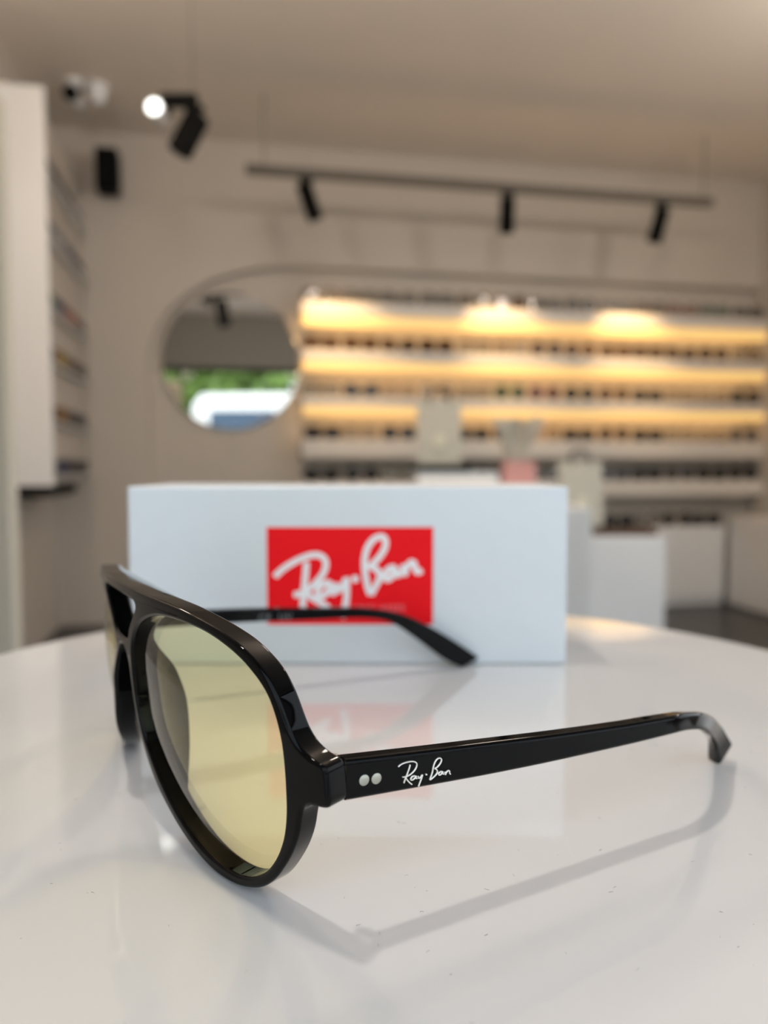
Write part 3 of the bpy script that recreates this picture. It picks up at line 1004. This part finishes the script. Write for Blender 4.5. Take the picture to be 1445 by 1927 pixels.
half_out = [(0, 52.0), (6, 52), (12.7, 52), (21.6, 51.8), (26.4, 51.75), (34.5, 51.4), (39, 51.05), (44, 50.4), (49.7, 49.4), (54.8, 48.1), (58, 46.8), (61, 45.1), (63.2, 43.3), (64.7, 41.3), (65.9, 39.2),
            (67.0, 36.6), (68.0, 34.5), (69.4, 32.7), (71.2, 31.5), (72.9, 30.9), (74.2, 30.6), (75.0, 30.1), (75.3, 29.2), (75.4, 27.5), (75.4, 25.5), (75.3, 24.4), (74.8, 23.5), (73.6, 23.1), (72.0, 23.0), (70.5, 22.7), (69.2, 21.7), (68.4, 20.0), (67.3, 16.6), (65.6, 13.2),
            (62.9, 9.4), (59.8, 5.9), (56.4, 3.3), (52.8, 1.7), (48.6, .6), (44.4, .15), (40.6, .2), (36.5, .8), (32.1, 1.9), (26.5, 3.9), (21.5, 6.2), (17.3, 8.4), (14.0, 10.7), (11.1, 13.5), (8.3, 17.2), (6.3, 20.9), (5.2, 25.3),
            (4.9, 30.0), (4.6, 33.8), (3.3, 36.0), (1.4, 37.0)]
hole_half = [(0, 49.8), (7, 49.7), (13.5, 49.4), (15.2, 48.7), (14.6, 47.4), (12.6, 45.8), (10.3, 44.0), (8.2, 42.2), (7.0, 40.6), (5.4, 39.7), (2, 39.35)]
opening = [(7.2, 30.3), (7.5, 25.3), (8.8, 21.4), (10.7, 18.3), (14.0, 15.0), (18.6, 11.3), (26, 7.0), (34.3, 3.8), (41.7, 2.6), (48.1, 2.7), (53.2, 4.0), (57.3, 6.4), (60.1, 9.2), (62.3, 12.4), (63.9, 15.9), (64.9, 20), (65.3, 24),
           (65.5, 28), (65.4, 32.1), (64.7, 35.8), (63.5, 39), (62.0, 41.1), (59.8, 43), (57.0, 44.8), (53.5, 46.3), (49.4, 47.5), (44.8, 48.3), (38.4, 48.7), (33.8, 48.7), (28.3, 48.3), (23.6, 47.3), (18.6, 45.7), (14.9, 43.9), (11.3, 41.2), (9.1, 38.6), (7.7, 34.8)]


def closed_sym(h):
    return [(u, v) for u, v in h] + [(-u, v) for u, v in reversed(h) if abs(u) > 1e-6]


def smooth_uv(P, per=3):
    return [(q.x, q.y) for q in catmull([(a, b, 0) for a, b in P], per, True)]


FT = 5.0    # rim thickness in mm
cu = bpy.data.curves.new('front_outline', 'CURVE')
cu.dimensions = '2D'
cu.fill_mode = 'BOTH'
cu.extrude = (FT / 2 - .75)
cu.bevel_depth = .75
cu.bevel_resolution = 3
cu.offset = -.75
for P in (smooth_uv(closed_sym(half_out)), smooth_uv(closed_sym(hole_half)), smooth_uv(opening), smooth_uv([(-u, v) for u, v in opening])):
    s = cu.splines.new('POLY')
    s.points.add(len(P) - 1)
    for q, (a, b) in zip(s.points, P):
        q.co = (a, b, 0, 1)
    s.use_cyclic_u = True
tmp = bpy.data.objects.new('front_outline', cu)
COL.objects.link(tmp)
me = bpy.data.meshes.new_from_object(tmp.evaluated_get(bpy.context.evaluated_depsgraph_get()))
bpy.data.objects.remove(tmp)
bm = bmesh.new(); bm.from_mesh(me)
bmesh.ops.remove_doubles(bm, verts=bm.verts, dist=2e-3)
bmesh.ops.recalc_face_normals(bm, faces=bm.faces)
bm.to_mesh(me)
bm.normal_update()
nrm = []
for v in bm.verts:
    caps = [f for f in v.link_faces if abs(f.normal.z) > .995 and abs(f.calc_center_median().z) > FT / 2 - .01]
    if caps:
        n_ = Vector((0, 0, 1 if caps[0].normal.z > 0 else -1))
    else:
        n_ = Vector((0, 0, 0))
        for f in v.link_faces: n_ += f.normal * f.calc_area()
        n_.normalize()
    nrm.append(n_)
bm.free()
mb = MB()
pos = [v.co.copy() for v in me.vertices]
for v in me.vertices:
    v.co = G(v.co.x * MM, v.co.y * MM, (FT / 2 + v.co.z) * MM) - hroot
wn = []
for p_, n_ in zip(pos, nrm):
    th = (p_.x * MM + UC) / GR
    e_ = Vector((math.sin(_a), -math.cos(_a), 0)); b_ = Vector((math.cos(_a), math.sin(_a), 0))
    wn.append((e_ * math.cos(th) + b_ * math.sin(th)) * n_.x + Vector((0, 0, 1)) * n_.y + (b_ * math.cos(th) - e_ * math.sin(th)) * n_.z)
bm = bmesh.new(); bm.from_mesh(me)
bmesh.ops.recalc_face_normals(bm, faces=bm.faces)
bm.to_mesh(me); bm.free()
me.name = 'front_frame'
me.materials.clear()
me.materials.append(M['black_gloss'])
me.shade_smooth()
me.normals_split_custom_set_from_vertices([tuple(n_.normalized()) for n_ in wn])
front = bpy.data.objects.new('front_frame', me)
COL.objects.link(front)
front.parent = SG

# nose pads moulded to the rims, flaring backwards
npad = [(22.0, 6.2, .2), (17.3, 8.6, 2.0), (14.0, 11.0, 3.6), (11.0, 14.0, 5.0), (8.5, 17.4, 6.0), (6.8, 21.0, 6.6), (5.8, 25.0, 6.7), (5.4, 29.0, 6.0), (5.3, 33.0, 4.8), (6.2, 36.8, 2.6), (8.2, 40.0, .8), (10.2, 42.4, .2)]
for sg in (1, -1):
    P = catmull([Vector(q) for q in npad], 4)
    rings = []
    for i, q in enumerate(P):
        tq = P[min(i + 1, len(P) - 1)] - P[max(i - 1, 0)]
        nrm = Vector((tq.y, -tq.x)).normalized()       # towards the lens side
        if nrm.x < 0: nrm = -nrm
        wb = FT - 1.6
        we = FT - .6 + max(q.z, .05)
        ring_ = []
        for (a, ww) in ((.5, wb), (.35, wb + (we - wb) * .5), (.55 + .12 * q.z, we - .5), (.9 + .13 * q.z, we), (1.5 + .13 * q.z, we), (1.9 + .10 * q.z, we - .6), (2.0, wb + (we - wb) * .5), (1.9, wb)):
            ring_.append(G(sg * (q.x + nrm.x * a) * MM, (q.y + nrm.y * a) * MM, ww * MM))
        rings.append(ring_)
    mb = MB(); mb.loft(rings)
    mb.build('nose_pad', M['black_gloss'], SG, smooth=50)

# lenses: tinted, bulging forwards
cu_, cv_ = 37.0, 26.5
for sg in (1, -1):
    P = smooth_uv(opening, 3)
    NR = 14

    def surf(dw):
        rings = []
        for i in range(NR + 1):
            f = i / NR
            rr_ = []
            for (a, b) in P:
                ou = cu_ + (a - cu_) * f; ov = cv_ + (b - cv_) * f
                ex = (.6 / max(1e-6, math.hypot(a - cu_, b - cv_))) * f
                ou += (a - cu_) * ex; ov += (b - cv_) * ex
                wv = 2.3 - 3.3 * (1 - f * f) + dw
                rr_.append(G(sg * ou * MM, ov * MM, wv * MM))
            rings.append(rr_)
        return rings
    A = surf(0); B = surf(1.7)
    mb = MB()
    nP = len(P)
    vs_ = [A[0][0]] + [v for r in A[1:] for v in r] + [B[0][0]] + [v for r in B[1:] for v in r]
    fs = []
    ob = 1 + NR * nP
    for base, flip in ((0, False), (ob, True)):
        for k in range(nP):
            k2 = (k + 1) % nP
            q = (base, base + 1 + k, base + 1 + k2)
            fs.append(q[::-1] if flip else q)
            for i in range(NR - 1):
                a = base + 1 + i * nP
                q = (a + k, a + nP + k, a + nP + k2, a + k2)
                fs.append(q[::-1] if flip else q)
    la = 1 + (NR - 1) * nP; lb = ob + la
    for k in range(nP):
        fs.append((la + k, lb + k, lb + (k + 1) % nP, la + (k + 1) % nP))
    mb.add(vs_, fs)
    lo_ = mb.build('lens', M['lens_yellow'], SG, smooth=40)
    lo_['label'] = 'pale yellow transparent lens'

# temples
def GPt(x, y, z):
    return Vector((x * MM, y * MM, TZ + z * MM))


An = Vector(G(.0752, .031, .005)); Bn = Vector((.068, .164, 0))
Af = Vector(G(-.0752, .031, .005)); Bf = Vector((.0313, .2927, 0))


def along(A, B, sz):
    d = Vector((B.x - A.x, B.y - A.y, 0)).normalized()
    return [Vector((A.x, A.y, TZ)) + d * (s_ * MM) + Vector((0, 0, z_ * MM)) for s_, z_ in sz]


def temple(top, bot, side, name, label=None):
    """top / bot: 3-D edge lines of the outer face from hinge to tip; the body lies towards vector side"""
    P1 = catmull(top, 5)
    P2 = catmull(bot, 5)
    rings = []
    norms = []
    N = len(P1)
    th = 3.6 * MM
    for i in range(N):
        t_, b_ = P1[i], P2[i]
        tg = (P1[min(i + 1, N - 1)] + P2[min(i + 1, N - 1)] - P1[max(i - 1, 0)] - P2[max(i - 1, 0)]).normalized()
        up = t_ - b_
        L = up.length
        up.normalize()
        tin = tg.cross(up).normalized()
        if tin.dot(side) < 0: tin = -tin
        rd = min(.0009, L * .28)
        cor = []
        cn_ = []
        for (cxx, cyy, a0) in ((rd, L - rd, 90), (rd, rd, 180), (th - rd, rd, 270), (th - rd, L - rd, 0)):
            for k in range(4):
                an = math.radians(a0 + k * 30)
                cor.append(b_ + up * (cyy + rd * math.sin(an)) + tin * (cxx + rd * math.cos(an)))
                cn_.append(up * math.sin(an) + tin * math.cos(an))
        rings.append(cor)
        norms.append(cn_)
    lowest = min(q.z for r in rings for q in r)
    if lowest < TZ + .00005:
        for i, r in enumerate(rings):
            for q in r: q.z = max(q.z, TZ + .00005)
    mb = MB(); mb.loft(rings, caps=False)
    c0, c1 = rings[0], rings[-1]
    k_ = len(c0)
    mb.add(c0, [tuple(range(k_))]); mb.add(c1, [tuple(range(k_))])
    d0 = P1[1] - P1[0]; d1 = P1[-1] - P1[-2]
    n0 = (c0[4] - c0[0]).cross(c0[8] - c0[0]).normalized()
    if n0.dot(d0) > 0: n0 = -n0
    n1 = (c1[4] - c1[0]).cross(c1[8] - c1[0]).normalized()
    if n1.dot(d1) < 0: n1 = -n1
    flat = [q for r in norms for q in r] + [n0] * k_ + [n1] * k_
    o = mb.build(name, M['black_gloss'], SG)
    for p_ in o.data.polygons:
        if p_.normal.dot(sum((flat[i] for i in p_.vertices), Vector((0, 0, 0)))) < 0:
            p_.flip()
    o.data.update()
    o.data.shade_smooth()
    o.data.normals_split_custom_set_from_vertices([tuple(q) for q in flat])
    if label: o['label'] = label
    return o


mm3 = lambda L: [Vector((x * MM, y * MM, TZ + z * MM)) for x, y, z in L]
near_top = along(An, Bn, [(.3, 30.0), (15.5, 28.7), (29.7, 27.6), (45.3, 26.4), (62.7, 25.3), (70, 25.0)]) + mm3([(61.64, 160.67, 24.70), (66.72, 164.88, 24.00), (72.01, 170.29, 22.40), (78.05, 178.25, 18.60), (84.24, 187.55, 13.20), (88.08, 192.95, 8.80), (91.64, 197.83, 5.20)])
near_bot = along(An, Bn, [(.3, 23.0), (15.6, 22.2), (29.7, 21.5), (45.4, 21.0), (62.9, 20.7), (70, 20.65)]) + mm3([(61.64, 160.41, 20.70), (66.35, 164.01, 20.30), (71.20, 168.67, 18.90), (76.11, 176.88, 15.20), (81.84, 187.16, 9.80), (85.62, 193.62, 4.80), (87.17, 195.48, 0.15)])
far_top = along(Af, Bf, [(.3, 30.2), (15, 29.9), (30.3, 29.3), (44.1, 28.6), (57.9, 27.6), (72.4, 26.6), (80, 25.9), (88, 24.4), (95.8, 22.0), (104.5, 17.6), (113.5, 12.2), (121, 7.2), (126.5, 3.2)])
far_bot = along(Af, Bf, [(.3, 24.9), (15, 24.8), (30.3, 24.5), (44.1, 24.0), (57.9, 23.4), (72.4, 22.9), (79, 22.4), (86, 21.2), (91.5, 18.8), (98.5, 14.0), (106, 8.3), (112.5, 3.4), (119, .15)])
dN = (Bn - An); dN.z = 0; dN.normalize()
dF = (Bf - Af); dF.z = 0; dF.normalize()
tin_n = Vector((-dN.y, dN.x, 0))       # away from the camera, towards the other temple
tin_f = Vector((-dF.y, dF.x, 0))
tn = temple(near_top, near_bot, tin_n, 'temple', 'near temple with two rivets and a silver script logo')
tf = temple(far_top, far_bot, tin_f, 'temple')


def on_near(px, py, h):
    """point of the near temple's outer face behind photo pixel (px, py), raised by h"""
    d = ray(px, py)
    k = (An - CAM).dot(tin_n) / d.dot(tin_n)
    return CAM + d * k - tin_n * h


for (px, py) in ((685, 1468), (708, 1465)):
    c = on_near(px, py, -.0002)
    mb = MB()
    u_ = dN; v_ = Vector((0, 0, 1))
    rg = lambda r, h: [c - tin_n * h + u_ * (r * math.cos(2 * PI * k / 24)) + v_ * (r * math.sin(2 * PI * k / 24)) for k in range(24)]
    mb.loft([rg(.00093, 0), rg(.00093, .00030), rg(.00078, .00042)])
    r_ = mb.build('rivet', M['silver'], tn, smooth=40)

TLOGO = [
    [(655, 380), (675, 360), (710, 340), (770, 322), (825, 318), (858, 332), (866, 362), (850, 405), (810, 450), (765, 480), (725, 493), (700, 494)],
    [(792, 352), (780, 395), (764, 440), (746, 490), (730, 530), (720, 565)],
    [(738, 498), (755, 525), (785, 558), (815, 580)],
    [(850, 478), (820, 485), (800, 508), (800, 526), (822, 524), (848, 500), (858, 480), (856, 508), (872, 508)],
    [(884, 478), (884, 505), (905, 500), (930, 468), (915, 520), (898, 565), (884, 603)],
    [(971, 463)],
    [(1012, 530), (1025, 490), (1042, 440), (1052, 385), (1072, 325), (1100, 288), (1130, 280), (1146, 300), (1132, 340), (1100, 378), (1072, 398), (1092, 412), (1098, 442), (1070, 482), (1012, 530)],
    [(1152, 428), (1128, 436), (1112, 458), (1122, 472), (1145, 458), (1160, 432), (1160, 456), (1176, 460)],
    [(1186, 430), (1190, 466), (1202, 440), (1222, 420), (1236, 428), (1238, 450), (1248, 464)]]
mb = MB()
strokes(mb, TLOGO, 19, lambda x, y, h: on_near(640 + x / 6.02, 1380 + y / 6.02, h - .00001), .00022, per=5, n=7)
lg = mb.build('script_logo', M['logo_silver'], tn, smooth=50)
lg['label'] = 'raised silver script lettering'

# hinge blocks behind the front and printed marks inside the far temple
for A_, d_, tin_, sg in ((An, dN, tin_n, 1), (Af, dF, tin_f, -1)):
    mb = MB()
    c = Vector((A_.x, A_.y, TZ + .0268))
    iv = tin_ if sg > 0 else -tin_
    for (z0, z1) in ((-.0024, -.0009), (-.0008, .0007), (.0008, .0023)):
        o_ = c + iv * (.0036 + .0014 if sg > 0 else .0012)
        mb.tube([o_ + Vector((0, 0, z0)), o_ + Vector((0, 0, z1))], .0013, 16)
    mb.build('hinge', M['silver'], SG, smooth=40)


def on_far(px, py, h):
    d = ray(px, py)
    k = (Af - CAM).dot(tin_f) / d.dot(tin_f)
    return CAM + d * k - tin_f * h


p_a = on_far(486, 1166, 0)
text_mesh('CE  UV', .0036, lambda x, y, h: Vector((p_a.x, p_a.y, 0)) + dF * x + Vector((0, 0, p_a.z - .0006 + y - x * .05)) - tin_f * (.00002 + h), 'printed_mark', M['print_grey'], tf, 1.1)
